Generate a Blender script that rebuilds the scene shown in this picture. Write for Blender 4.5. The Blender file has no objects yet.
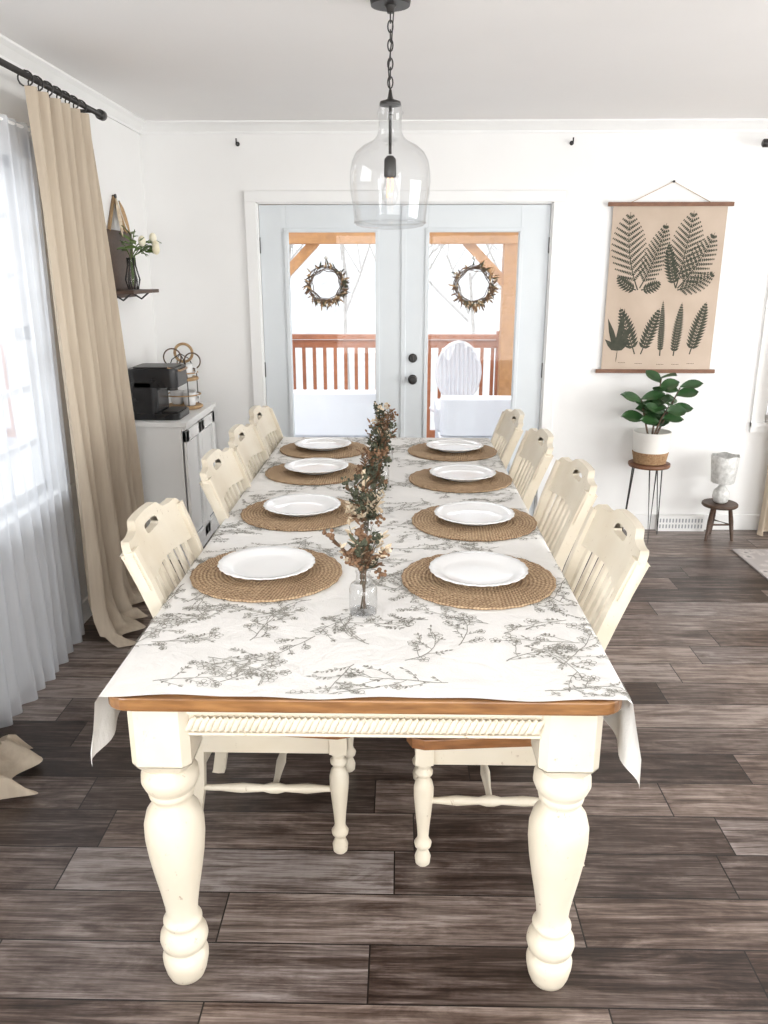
import bpy, math, random
from mathutils import Vector, Matrix
random.seed(7)
pi=math.pi
sc=bpy.context.scene

# ---------------------------------------------------------------- materials
def newmat(name):
    m=bpy.data.materials.new(name); m.use_nodes=True
    nt=m.node_tree; b=nt.nodes["Principled BSDF"]
    return m,nt,b
def N(nt,t,**k):
    n=nt.nodes.new(t)
    for a,v in k.items(): setattr(n,a,v)
    return n
def ramp(nt,stops):
    r=N(nt,"ShaderNodeValToRGB"); e=r.color_ramp.elements
    while len(e)<len(stops): e.new(0.5)
    for i,(p,c) in enumerate(stops):
        e[i].position=p; e[i].color=(c[0],c[1],c[2],1)
    return r
def mk(name,col,rough=.5,col2=None,scale=20,stretch=(1,1,1),lo=.3,hi=.7,metal=0,bump=0,bscale=None,spec=.5,coat=0,detail=4):
    m,nt,b=newmat(name)
    b.inputs["Roughness"].default_value=rough; b.inputs["Metallic"].default_value=metal
    b.inputs["Specular IOR Level"].default_value=spec
    if coat: b.inputs["Coat Weight"].default_value=coat
    if col2 is None: col2=tuple(c*.9 for c in col)
    tc=N(nt,"ShaderNodeTexCoord"); mp=N(nt,"ShaderNodeMapping"); mp.inputs["Scale"].default_value=stretch
    nt.links.new(tc.outputs["Object"],mp.inputs[0])
    no=N(nt,"ShaderNodeTexNoise"); no.inputs["Scale"].default_value=scale; no.inputs["Detail"].default_value=detail
    nt.links.new(mp.outputs[0],no.inputs["Vector"])
    r=ramp(nt,[(lo,col),(hi,col2)]); nt.links.new(no.outputs["Fac"],r.inputs[0])
    nt.links.new(r.outputs[0],b.inputs["Base Color"])
    if bump:
        n2=N(nt,"ShaderNodeTexNoise"); n2.inputs["Scale"].default_value=bscale or scale*4
        nt.links.new(mp.outputs[0],n2.inputs["Vector"])
        bp=N(nt,"ShaderNodeBump"); bp.inputs["Strength"].default_value=bump; bp.inputs["Distance"].default_value=.003
        nt.links.new(n2.outputs["Fac"],bp.inputs["Height"]); nt.links.new(bp.outputs[0],b.inputs["Normal"])
    return m

M={}
M['wall']=mk('wall_paint',(.87,.865,.855),.7,(.845,.84,.83),scale=3,bump=.08,bscale=150)
M['ceil']=mk('ceiling_paint',(.90,.885,.875),.8,(.88,.865,.855),scale=2)
M['trim']=mk('trim_paint',(.87,.87,.86),.4,(.84,.84,.835),scale=5)
M['door']=mk('door_paint',(.71,.75,.775),.4,(.68,.72,.75),scale=5)
M['cream']=mk('distressed_cream_paint',(.76,.695,.575),.42,(.68,.60,.47),scale=6,bump=.05)
def distress(m):
    nt=m.node_tree; b=nt.nodes["Principled BSDF"]
    src=b.inputs["Base Color"].links[0].from_socket
    tc=N(nt,"ShaderNodeTexCoord"); mp=N(nt,"ShaderNodeMapping"); mp.inputs["Scale"].default_value=(1,1,.55)
    nt.links.new(tc.outputs["Object"],mp.inputs[0])
    no=N(nt,"ShaderNodeTexNoise"); no.inputs["Scale"].default_value=48; no.inputs["Detail"].default_value=6; no.inputs["Roughness"].default_value=.74
    nt.links.new(mp.outputs[0],no.inputs["Vector"])
    r=ramp(nt,[(.635,(0,0,0)),(.69,(.8,.8,.8))]); nt.links.new(no.outputs["Fac"],r.inputs[0])
    mx=N(nt,"ShaderNodeMix",data_type='RGBA'); nt.links.new(r.outputs[0],mx.inputs[0])
    nt.links.new(src,mx.inputs[6]); mx.inputs[7].default_value=(.36,.25,.16,1)
    nt.links.new(mx.outputs[2],b.inputs["Base Color"])
distress(M['cream'])
M['honey']=mk('honey_wood',(.35,.17,.06),.3,(.16,.065,.02),scale=5,stretch=(2,14,14),coat=.3)
M['seatw']=mk('seat_wood',(.32,.14,.05),.3,(.18,.07,.022),scale=5,stretch=(3,14,14),coat=.3)
M['black']=mk('black_metal',(.018,.016,.015),.4,(.03,.027,.025),scale=30)
M['blackp']=mk('black_plastic',(.012,.012,.013),.22,(.02,.02,.022),scale=10)
def clothmat():
    m=mk('tablecloth_linen',(.83,.815,.79),.85,(.78,.765,.74),scale=4,bump=.3,bscale=260)
    nt=m.node_tree; b=nt.nodes["Principled BSDF"]
    prev=b.inputs["Normal"].links[0].from_node
    tc=N(nt,"ShaderNodeTexCoord"); no=N(nt,"ShaderNodeTexNoise"); no.inputs["Scale"].default_value=7; no.inputs["Detail"].default_value=3; no.inputs["Distortion"].default_value=1.2
    nt.links.new(tc.outputs["Object"],no.inputs["Vector"])
    bp=N(nt,"ShaderNodeBump"); bp.inputs["Strength"].default_value=.5; bp.inputs["Distance"].default_value=.02
    nt.links.new(no.outputs["Fac"],bp.inputs["Height"]); nt.links.new(prev.outputs[0],bp.inputs["Normal"]); nt.links.new(bp.outputs[0],b.inputs["Normal"])
    return m
M['cloth']=clothmat()
M['print']=mk('tablecloth_print',(.385,.37,.33),.9,(.26,.25,.22),scale=20)
M['plate']=mk('plate_ceramic',(.86,.86,.86),.15,(.84,.84,.84),scale=5)
M['darkwood']=mk('dark_wood',(.10,.055,.035),.5,(.05,.03,.02),scale=8,stretch=(1,12,12))
M['midwood']=mk('mid_wood',(.22,.10,.05),.5,(.14,.06,.03),scale=8,stretch=(3,12,12))
M['cab']=mk('cabinet_white',(.90,.90,.89),.4,(.87,.87,.86),scale=4)
M['paneglass']=mk('cabinet_glass',(.30,.32,.34),.12,(.42,.44,.46),scale=3)
M['cedar']=mk('cedar_stain',(.52,.20,.095),.6,(.40,.15,.07),scale=6,stretch=(3,3,3))
M['pine']=mk('pergola_pine',(.60,.32,.13),.6,(.46,.23,.09),scale=6,stretch=(3,3,3))
M['deck']=mk('deck_boards',(.76,.76,.78),.8,(.66,.66,.68),scale=3,stretch=(1,12,1))
M['snow']=mk('pale_ground',(.84,.83,.81),.9,(.74,.72,.69),scale=.6)
M['hill']=mk('wooded_hillside',(.84,.83,.81),.95,(.70,.68,.66),scale=.5,stretch=(3,1,.6),detail=8)
M['bark']=mk('bare_bark',(.62,.58,.55),.9,(.50,.47,.44),scale=6)
M['twig']=mk('twig_brown',(.16,.10,.06),.8,(.07,.045,.03),scale=60)
M['leafd']=mk('fiddle_leaf_green',(.018,.06,.018),.3,(.045,.11,.035),scale=12,coat=.2)
M['leafg']=mk('foliage_green',(.14,.22,.06),.5,(.07,.12,.03),scale=15)
M['olive']=mk('dried_olive',(.085,.09,.05),.8,(.04,.045,.028),scale=50)
M['rust']=mk('dried_brown',(.25,.14,.075),.85,(.12,.065,.035),scale=70)
M['creamfl']=mk('dried_cream',(.74,.66,.52),.85,(.52,.38,.24),scale=70)
M['tulip']=mk('tulip_white',(.86,.82,.68),.5,(.8,.72,.5),scale=20)
M['pot']=mk('pot_white',(.80,.78,.74),.6,(.74,.72,.68),scale=10)
M['outf']=mk('outdoor_fabric',(.82,.84,.88),.8,(.76,.78,.83),scale=4)
M['outw']=mk('outdoor_white',(.85,.86,.89),.5,(.78,.79,.83),scale=4)
M['tan']=mk('tan_wicker',(.50,.34,.18),.7,(.34,.21,.1),scale=60)
M['lampw']=mk('lamp_white',(.78,.78,.76),.35,(.50,.50,.48),scale=45,bump=.6,bscale=60)
M['paper']=mk('poster_canvas',(.55,.445,.36),.85,(.47,.375,.295),scale=5,bump=.2,bscale=200)
M['ink']=mk('poster_ink',(.04,.045,.032),.9,(.07,.07,.05),scale=40)
M['bronze']=mk('bronze_trim',(.35,.22,.12),.3,metal=.6)
m,nt,b=newmat('warm_filament'); b.inputs["Base Color"].default_value=(.8,.45,.15,1)
b.inputs["Emission Color"].default_value=(1,.55,.2,1); b.inputs["Emission Strength"].default_value=2.5; M['fil']=m

def jutemat():
    m,nt,b=newmat('jute_braid'); L=nt.links.new
    tc=N(nt,"ShaderNodeTexCoord"); sp=N(nt,"ShaderNodeSeparateXYZ"); L(tc.outputs["Object"],sp.inputs[0])
    def mt(op,a,bb=None):
        n=N(nt,"ShaderNodeMath",operation=op)
        for i,x in enumerate((a,bb)):
            if x is None: continue
            if isinstance(x,(int,float)): n.inputs[i].default_value=x
            else: L(x,n.inputs[i])
        return n.outputs[0]
    r2=mt('SQRT',mt('ADD',mt('MULTIPLY',sp.outputs[0],sp.outputs[0]),mt('MULTIPLY',sp.outputs[1],sp.outputs[1])))
    an=mt('ARCTAN2',sp.outputs[1],sp.outputs[0])
    rr=mt('DIVIDE',r2,.0105); ring=mt('FLOOR',mt('ADD',rr,mt('DIVIDE',an,2*pi)))
    fr=mt('FRACT',mt('ADD',rr,mt('DIVIDE',an,2*pi)))
    br=mt('SINE',mt('ADD',mt('MULTIPLY',mt('MULTIPLY',an,ring),7),mt('MULTIPLY',fr,4)))
    edge=mt('ABSOLUTE',mt('SUBTRACT',fr,.5))
    no=N(nt,"ShaderNodeTexNoise"); no.inputs["Scale"].default_value=120; no.inputs["Detail"].default_value=3; L(tc.outputs["Object"],no.inputs["Vector"])
    v=mt('ADD',mt('ADD',mt('MULTIPLY',br,.16),mt('MULTIPLY',no.outputs[0],.6)),mt('MULTIPLY',edge,-.7))
    v=mt('ADD',v,.35)
    r=ramp(nt,[(.15,(.17,.10,.055)),(.45,(.38,.25,.145)),(.8,(.62,.46,.29))]); L(v,r.inputs[0]); L(r.outputs[0],b.inputs["Base Color"])
    b.inputs["Roughness"].default_value=.85
    bp=N(nt,"ShaderNodeBump"); bp.inputs["Strength"].default_value=.8; bp.inputs["Distance"].default_value=.004; L(v,bp.inputs["Height"]); L(bp.outputs[0],b.inputs["Normal"])
    return m
M['jute']=jutemat()
M['basket']=mk('seagrass_basket',(.48,.31,.17),.85,(.28,.16,.08),scale=90,bump=.5,bscale=200)

def glassmat(name,tint=(1,1,1),base=.04,edge=.7,power=4,rough=.0):
    m,nt,b=newmat(name); nt.nodes.remove(b)
    out=nt.nodes["Material Output"]
    t=N(nt,"ShaderNodeBsdfTransparent"); t.inputs[0].default_value=(*tint,1)
    g=N(nt,"ShaderNodeBsdfGlossy"); g.inputs["Roughness"].default_value=rough
    lw=N(nt,"ShaderNodeLayerWeight"); lw.inputs[0].default_value=.5
    pw=N(nt,"ShaderNodeMath",operation='POWER'); pw.inputs[1].default_value=power
    nt.links.new(lw.outputs["Facing"],pw.inputs[0])
    mu=N(nt,"ShaderNodeMath",operation='MULTIPLY_ADD'); mu.inputs[1].default_value=edge; mu.inputs[2].default_value=base
    nt.links.new(pw.outputs[0],mu.inputs[0])
    mx=N(nt,"ShaderNodeMixShader"); nt.links.new(mu.outputs[0],mx.inputs[0])
    nt.links.new(t.outputs[0],mx.inputs[1]); nt.links.new(g.outputs[0],mx.inputs[2])
    nt.links.new(mx.outputs[0],out.inputs[0]); return m
M['glass']=glassmat('window_glass',(.98,.985,.985),.02,.4)
M['pglass']=glassmat('blown_glass',(.945,.95,.955),.05,.6,2.5)

def fabric(name,col,col2,transp,transl,stretch=(60,60,3)):
    m,nt,b=newmat(name); nt.nodes.remove(b); out=nt.nodes["Material Output"]
    tc=N(nt,"ShaderNodeTexCoord"); mp=N(nt,"ShaderNodeMapping"); mp.inputs["Scale"].default_value=stretch
    nt.links.new(tc.outputs["Object"],mp.inputs[0])
    no=N(nt,"ShaderNodeTexNoise"); no.inputs["Scale"].default_value=1; no.inputs["Detail"].default_value=5
    nt.links.new(mp.outputs[0],no.inputs["Vector"])
    r=ramp(nt,[(.3,col),(.7,col2)]); nt.links.new(no.outputs["Fac"],r.inputs[0])
    d=N(nt,"ShaderNodeBsdfDiffuse"); tl=N(nt,"ShaderNodeBsdfTranslucent"); tr=N(nt,"ShaderNodeBsdfTransparent")
    nt.links.new(r.outputs[0],d.inputs[0]); nt.links.new(r.outputs[0],tl.inputs[0])
    m1=N(nt,"ShaderNodeMixShader"); m1.inputs[0].default_value=transl
    nt.links.new(d.outputs[0],m1.inputs[1]); nt.links.new(tl.outputs[0],m1.inputs[2])
    m2=N(nt,"ShaderNodeMixShader"); m2.inputs[0].default_value=transp
    nt.links.new(m1.outputs[0],m2.inputs[1]); nt.links.new(tr.outputs[0],m2.inputs[2])
    nt.links.new(m2.outputs[0],out.inputs[0]); return m
M['sheer']=fabric('sheer_voile',(.86,.88,.92),(.80,.83,.88),.42,.5)
M['linen']=fabric('beige_linen',(.60,.515,.41),(.53,.445,.35),0,.2)

def floormat():
    m,nt,b=newmat('wood_plank_floor'); L=nt.links.new
    tc=N(nt,"ShaderNodeTexCoord"); sp=N(nt,"ShaderNodeSeparateXYZ"); L(tc.outputs["Object"],sp.inputs[0])
    def mt(op,a,bb=None,c=None):
        n=N(nt,"ShaderNodeMath",operation=op)
        for i,x in enumerate((a,bb,c)):
            if x is None: continue
            if isinstance(x,(int,float)): n.inputs[i].default_value=x
            else: L(x,n.inputs[i])
        return n.outputs[0]
    W=.165; LEN=.90
    ry=mt('DIVIDE',mt('ADD',sp.outputs[1],-.075+10*W),W); row=mt('FLOOR',ry); fy=mt('FRACT',ry)
    wn=N(nt,"ShaderNodeTexWhiteNoise",noise_dimensions='1D'); L(row,wn.inputs["W"])
    cx=mt('DIVIDE',mt('ADD',sp.outputs[0],mt('MULTIPLY',wn.outputs[0],LEN*3)),LEN)
    col=mt('FLOOR',cx); fx=mt('FRACT',cx)
    cmb=N(nt,"ShaderNodeCombineXYZ"); L(row,cmb.inputs[0]); L(col,cmb.inputs[1])
    w2=N(nt,"ShaderNodeTexWhiteNoise",noise_dimensions='2D'); L(cmb.outputs[0],w2.inputs["Vector"])
    def noise(xs,ys,off,detail,rough,dist):
        gv=N(nt,"ShaderNodeCombineXYZ")
        L(mt('ADD',mt('MULTIPLY',sp.outputs[0],xs),mt('MULTIPLY',w2.outputs[0],off)),gv.inputs[0])
        L(mt('MULTIPLY',sp.outputs[1],ys),gv.inputs[1]); L(mt('MULTIPLY',w2.outputs[0],11),gv.inputs[2])
        g=N(nt,"ShaderNodeTexNoise"); g.inputs["Scale"].default_value=1; g.inputs["Detail"].default_value=detail; g.inputs["Roughness"].default_value=rough; g.inputs["Distortion"].default_value=dist
        L(gv.outputs[0],g.inputs["Vector"]); return g.outputs[0]
    g=noise(2.2,46,37,8,.7,.6)
    gf=noise(4,170,53,5,.7,.2)
    g2=noise(3.0,16,91,7,.68,1.4)
    g3=noise(45,16,13,2,.5,0)
    def cen(x,k): return mt('MULTIPLY',mt('SUBTRACT',x,.5),k)
    val=mt('ADD',cen(g,1.3),.5)
    for x,k in ((gf,1.1),(g2,1.35),(w2.outputs[0],.62),(g3,.14)): val=mt('ADD',val,cen(x,k))
    r=ramp(nt,[(.10,(.020,.012,.009)),(.36,(.060,.041,.033)),(.55,(.120,.094,.082)),(.72,(.19,.157,.141)),(.95,(.32,.285,.265))]); L(val,r.inputs[0])
    hs=N(nt,"ShaderNodeMix",data_type='RGBA',blend_type='MULTIPLY'); hs.inputs[0].default_value=1
    w3=N(nt,"ShaderNodeTexWhiteNoise",noise_dimensions='3D'); L(cmb.outputs[0],w3.inputs["Vector"])
    tr=ramp(nt,[(0,(1.0,.90,.83)),(1,(.97,.96,.98))]); L(w3.outputs[0],tr.inputs[0]); L(r.outputs[0],hs.inputs[6]); L(tr.outputs[0],hs.inputs[7])
    gy=mt('MINIMUM',fy,mt('SUBTRACT',1,fy)); gx=mt('MINIMUM',fx,mt('SUBTRACT',1,fx))
    gap=mt('MINIMUM',mt('MULTIPLY',gy,W),mt('MULTIPLY',gx,LEN))
    gm=mt('LESS_THAN',gap,.0020)
    mx=N(nt,"ShaderNodeMix",data_type='RGBA'); L(gm,mx.inputs[0]); L(hs.outputs[2],mx.inputs[6]); mx.inputs[7].default_value=(.010,.007,.006,1)
    L(mx.outputs[2],b.inputs["Base Color"])
    L(mt('ADD',mt('MULTIPLY',g,.25),.25),b.inputs["Roughness"])
    h=mt('SUBTRACT',mt('MULTIPLY',g,.35),gm)
    bp=N(nt,"ShaderNodeBump"); bp.inputs["Strength"].default_value=.4; bp.inputs["Distance"].default_value=.002
    L(h,bp.inputs["Height"]); L(bp.outputs[0],b.inputs["Normal"])
    return m
M['floor']=floormat()
def rugmat():
    m,nt,b=newmat('rug_weave'); L=nt.links.new
    tc=N(nt,"ShaderNodeTexCoord"); v=N(nt,"ShaderNodeTexVoronoi"); v.inputs["Scale"].default_value=14
    L(tc.outputs["Object"],v.inputs["Vector"])
    n=N(nt,"ShaderNodeTexNoise"); n.inputs["Scale"].default_value=60; L(tc.outputs["Object"],n.inputs["Vector"])
    ad=N(nt,"ShaderNodeMath",operation='MULTIPLY_ADD'); ad.inputs[1].default_value=.5; L(n.outputs[0],ad.inputs[0]); L(v.outputs["Distance"],ad.inputs[2])
    r=ramp(nt,[(.35,(.24,.22,.225)),(.55,(.54,.50,.475)),(.8,(.41,.375,.365))]); L(ad.outputs[0],r.inputs[0])
    L(r.outputs[0],b.inputs["Base Color"]); b.inputs["Roughness"].default_value=.95; return m
M['rug']=rugmat()

# ---------------------------------------------------------------- mesh builder
class MB:
    def __init__(s,mats): s.v=[];s.f=[];s.mi=[];s.sm=[];s.mats=mats
    def idx(s,k):
        if k not in s.mats: s.mats.append(k)
        return s.mats.index(k)
    def add(s,vs,fs,k,smooth=False):
        o=len(s.v); i=s.idx(k); s.v+= [tuple(v) for v in vs]
        for f in fs: s.f.append(tuple(o+a for a in f)); s.mi.append(i); s.sm.append(smooth)
    def box(s,x0,x1,y0,y1,z0,z1,k,M4=None):
        vs=[Vector((x,y,z)) for z in (z0,z1) for y in (y0,y1) for x in (x0,x1)]
        if M4: vs=[M4@v for v in vs]
        s.add(vs,[(0,2,3,1),(4,5,7,6),(0,1,5,4),(2,6,7,3),(0,4,6,2),(1,3,7,5)],k)
    def lathe(s,prof,c,k,seg=24,mod=None,M4=None,caps=True):
        vs=[];fs=[];n=len(prof)
        for r,z in prof:
            for j in range(seg):
                a=2*pi*j/seg; rr,zz=(r,z) if mod is None else mod(r,z,a)
                v=Vector((rr*math.cos(a),rr*math.sin(a),zz))
                if M4: v=M4@v
                vs.append(v+Vector(c))
        for i in range(n-1):
            for j in range(seg):
                fs.append((i*seg+j,i*seg+(j+1)%seg,(i+1)*seg+(j+1)%seg,(i+1)*seg+j))
        s.add(vs,fs,k,True)
        if caps:
            o=len(s.v)-n*seg; ii=s.idx(k)
            s.f.append(tuple(o+j for j in reversed(range(seg)))); s.mi.append(ii); s.sm.append(False)
            s.f.append(tuple(o+(n-1)*seg+j for j in range(seg))); s.mi.append(ii); s.sm.append(False)
    def tube(s,pts,rad,k,seg=6,closed=False,sq=None):
        pts=[Vector(p) for p in pts]; n=len(pts)
        if not isinstance(rad,(list,tuple)): rad=[rad]*n
        vs=[];up=None
        for i,p in enumerate(pts):
            if closed: d=(pts[(i+1)%n]-pts[i-1])
            else: d=pts[min(i+1,n-1)]-pts[max(i-1,0)]
            if d.length<1e-9: d=Vector((0,0,1))
            d.normalize()
            if up is None:
                up=Vector((0,1,0)) if abs(d.y)<.9 else Vector((0,0,1))
            a=(up-d*up.dot(d)); 
            if a.length<1e-6: a=d.orthogonal()
            a.normalize(); up=a; b=d.cross(a)
            for j in range(seg):
                t=2*pi*(j+.5)/seg
                if sq:
                    q=[(1,1),(-1,1),(-1,-1),(1,-1)][j]; vs.append(p+a*q[0]*sq[0]+b*q[1]*sq[1])
                else: vs.append(p+(a*math.cos(t)+b*math.sin(t))*rad[i])
        fs=[]
        m=n if closed else n-1
        for i in range(m):
            for j in range(seg):
                i2=(i+1)%n; fs.append((i*seg+j,i*seg+(j+1)%seg,i2*seg+(j+1)%seg,i2*seg+j))
        s.add(vs,fs,k,not sq)
        if not closed:
            o=len(s.v)-n*seg; ii=s.idx(k)
            s.f.append(tuple(o+j for j in range(seg))); s.mi.append(ii); s.sm.append(False)
            s.f.append(tuple(o+(n-1)*seg+j for j in reversed(range(seg)))); s.mi.append(ii); s.sm.append(False)
    def grid(s,fn,nu,nv,k,smooth=True):
        vs=[fn(i/nu,j/nv) for j in range(nv+1) for i in range(nu+1)]
        fs=[(j*(nu+1)+i,j*(nu+1)+i+1,(j+1)*(nu+1)+i+1,(j+1)*(nu+1)+i) for j in range(nv) for i in range(nu)]
        s.add(vs,fs,k,smooth)
    def prism(s,poly,z0,z1,k,fn=None):
        n=len(poly); fn=fn or (lambda a,b,z:(a,b,z))
        vs=[fn(a,b,z0) for a,b in poly]+[fn(a,b,z1) for a,b in poly]
        fs=[tuple(reversed(range(n))),tuple(range(n,2*n))]+[(i,(i+1)%n,n+(i+1)%n,n+i) for i in range(n)]
        s.add(vs,fs,k)
    def ball(s,c,r,k,seg=8,rings=5,sz=(1,1,1)):
        c=Vector(c); vs=[];fs=[]
        for i in range(rings+1):
            t=pi*i/rings
            for j in range(seg):
                a=2*pi*j/seg; vs.append(c+Vector((r*math.sin(t)*math.cos(a)*sz[0],r*math.sin(t)*math.sin(a)*sz[1],r*math.cos(t)*sz[2])))
        for i in range(rings):
            for j in range(seg): fs.append((i*seg+j,(i+1)*seg+j,(i+1)*seg+(j+1)%seg,i*seg+(j+1)%seg))
        s.add(vs,fs,k,True)
    def leaf(s,base,d,nrm,L,W,k,cup=.15,nu=4,nv=2,bend=0,tipw=.8):
        base=Vector(base); d=Vector(d).normalized(); nrm=Vector(nrm)
        sd=d.cross(nrm); 
        if sd.length<1e-4: sd=d.orthogonal()
        sd.normalize(); n2=sd.cross(d)
        def fn(u,v):
            w=W*.5*(math.sin(pi*u**tipw)**.7 if 0<u<1 else 0.02)
            y=(v-.5)*2
            return base+d*(L*u)+sd*(w*y)+n2*(cup*W*abs(y)-bend*L*u*u)
        s.grid(fn,nu,nv*2,k)
    def obj(s,name,bevel=0,loc=(0,0,0),rot=0,mesh=None):
        me=bpy.data.meshes.new(name); me.from_pydata(s.v,[],s.f)
        for k in s.mats: me.materials.append(M[k])
        me.polygons.foreach_set('material_index',s.mi); me.polygons.foreach_set('use_smooth',s.sm)
        me.update()
        return place(me,name,bevel,loc,rot)
def place(me,name,bevel=0,loc=(0,0,0),rot=0,parent=None):
    o=bpy.data.objects.new(name,me); sc.collection.objects.link(o)
    o.location=loc; o.rotation_euler=(0,0,rot)
    if bevel:
        b=o.modifiers.new('bevel','BEVEL'); b.width=bevel; b.segments=2; b.limit_method='ANGLE'; b.angle_limit=math.radians(50)
    if parent: o.parent=parent
    return o

# ---------------------------------------------------------------- room shell
XL,XR,YB,YF,H,T=-1.473,4.0,4.9,-2.6,2.375,.16
def wall(name,axis,pos0,pos1,a0,a1,ops):
    mb=MB([]); 
    def bx(u0,u1,z0,z1):
        if u1-u0<1e-4 or z1-z0<1e-4: return
        if axis=='x': mb.box(u0,u1,pos0,pos1,z0,z1,'wall')
        else: mb.box(pos0,pos1,u0,u1,z0,z1,'wall')
    u=a0
    for (o0,o1,z0,z1) in sorted(ops):
        bx(u,o0,0,H); bx(o0,o1,0,z0); bx(o0,o1,z1,H); u=o1
    bx(u,a1,0,H)
    return mb.obj(name)
DX0,DX1,DZ=-.84,.885,1.965
LW=(2.15,3.34,.66,2.00)
wall('wall_back','x',YB,YB+T,XL-T,XR+T,[(DX0,DX1,0,DZ),(2.22,3.3,.68,1.98)])
wall('wall_left','y',XL-T,XL,YF,YB,[LW,(-1.2,.6,.72,2.02)])
wall('wall_right','y',XR,XR+T,YF,YB,[(.2,3.4,.3,2.1)])
wall('wall_front','x',YF-T,YF,XL-T,XR+T,[(-1.0,3.4,.2,2.15)])
mb=MB([]); mb.box(XL-T,XR+T,YF-T,YB+T,-.1,0,'floor'); mb.obj('floor')
mb=MB([]); mb.box(XL-T,XR+T,YF-T,YB+T,H,H+.12,'ceil'); mb.obj('ceiling')
mb=MB([]); mb.box(XL+.014,DX0-.06,YB-.016,YB,0,.1,'trim'); mb.box(DX1+.06,XR,YB-.016,YB,0,.1,'trim'); mb.obj('baseboard_back',.003)
mb=MB([]); mb.box(XL,XL+.014,YF,YB,0,.1,'trim'); mb.obj('baseboard_left',.003)
def crown(name,horiz):
    mb=MB([]); prof=[(0,0),(.055,0),(.055,-.008),(.036,-.022),(.012,-.048),(.012,-.06),(0,-.06)]
    n=len(prof)
    if horiz: vs=[(x,YB-a,H+b) for x in (XL,XR) for a,b in prof]
    else: vs=[(XL+a,y,H+b) for y in (YF,YB) for a,b in prof]
    mb.add(vs,[(i,(i+1)%n,n+(i+1)%n,n+i) for i in range(n)],'trim'); return mb.obj(name)
crown('trim_1',True); crown('trim_2',False)
mb=MB([])
mb.box(DX0-.055,DX0+.012,YB-.02,YB,0,DZ+.045,'trim'); mb.box(DX1-.012,DX1+.055,YB-.02,YB,0,DZ+.045,'trim'); mb.box(DX0-.055,DX1+.055,YB-.022,YB,DZ-.012,DZ+.05,'trim')
mb.box(DX0,DX0+.02,YB,YB+T,0,DZ,'trim'); mb.box(DX1-.02,DX1,YB,YB+T,0,DZ,'trim'); mb.box(DX0,DX1,YB,YB+T,DZ-.02,DZ,'trim')
mb.box(DX0+.02,DX1-.02,YB,YB+T,0,.02,'black')
mb.obj('trim_3',.003)
def door(name,x0,x1,gx0,gx1,gz0,gz1,knob):
    mb=MB([]); y0,y1=YB+.012,YB+.056; z0,z1=.022,DZ-.024
    mb.box(x0,gx0,y0,y1,z0,z1,'door'); mb.box(gx1,x1,y0,y1,z0,z1,'door')
    mb.box(gx0,gx1,y0,y1,z0,gz0,'door'); mb.box(gx0,gx1,y0,y1,gz1,z1,'door')
    f=.022
    for ya,yb in ((y0-.01,y0+.006),(y1-.006,y1+.01)):
        mb.box(gx0-f*.7,gx0+f*.3,ya,yb,gz0,gz1,'door'); mb.box(gx1-f*.3,gx1+f*.7,ya,yb,gz0,gz1,'door')
        mb.box(gx0-f*.7,gx1+f*.7,ya,yb,gz0-f*.7,gz0+f*.3,'door'); mb.box(gx0-f*.7,gx1+f*.7,ya,yb,gz1-f*.3,gz1+f*.7,'door')
    mb.box(gx0,gx1,y0+.02,y0+.024,gz0,gz1,'glass')
    hx=x0-.004 if x0<-.1 else x1+.004
    for hz in (.25,1.0,1.72): mb.box(hx-.007,hx+.007,y0-.008,y0+.002,hz-.045,hz+.045,'black')
    if knob:
        R=Matrix.Rotation(pi/2,4,'X')
        mb.lathe([(.028,0),(.028,.008),(.011,.012),(.011,.03),(.022,.038),(.027,.05),(.022,.062),(.008,.066)],(knob,y0,.945),'black',20,M4=R)
        mb.lathe([(.027,0),(.027,.01),(.02,.014),(.02,.018)],(knob,y0,1.072),'black',20,M4=R)
        mb.box(knob-.004,knob+.004,y0-.03,y0-.015,1.057,1.087,'black')
    return mb.obj(name,.002)
door('door_1',DX0+.022,.012,-.662,-.138,.22,1.80,None)
door('door_2',.030,DX1-.022,.163,.698,.22,1.80,.080)
mb=MB([]); mb.box(.007,.035,YB+.002,YB+.014,.03,DZ-.03,'door'); mb.obj('trim_4',.002)
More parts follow.
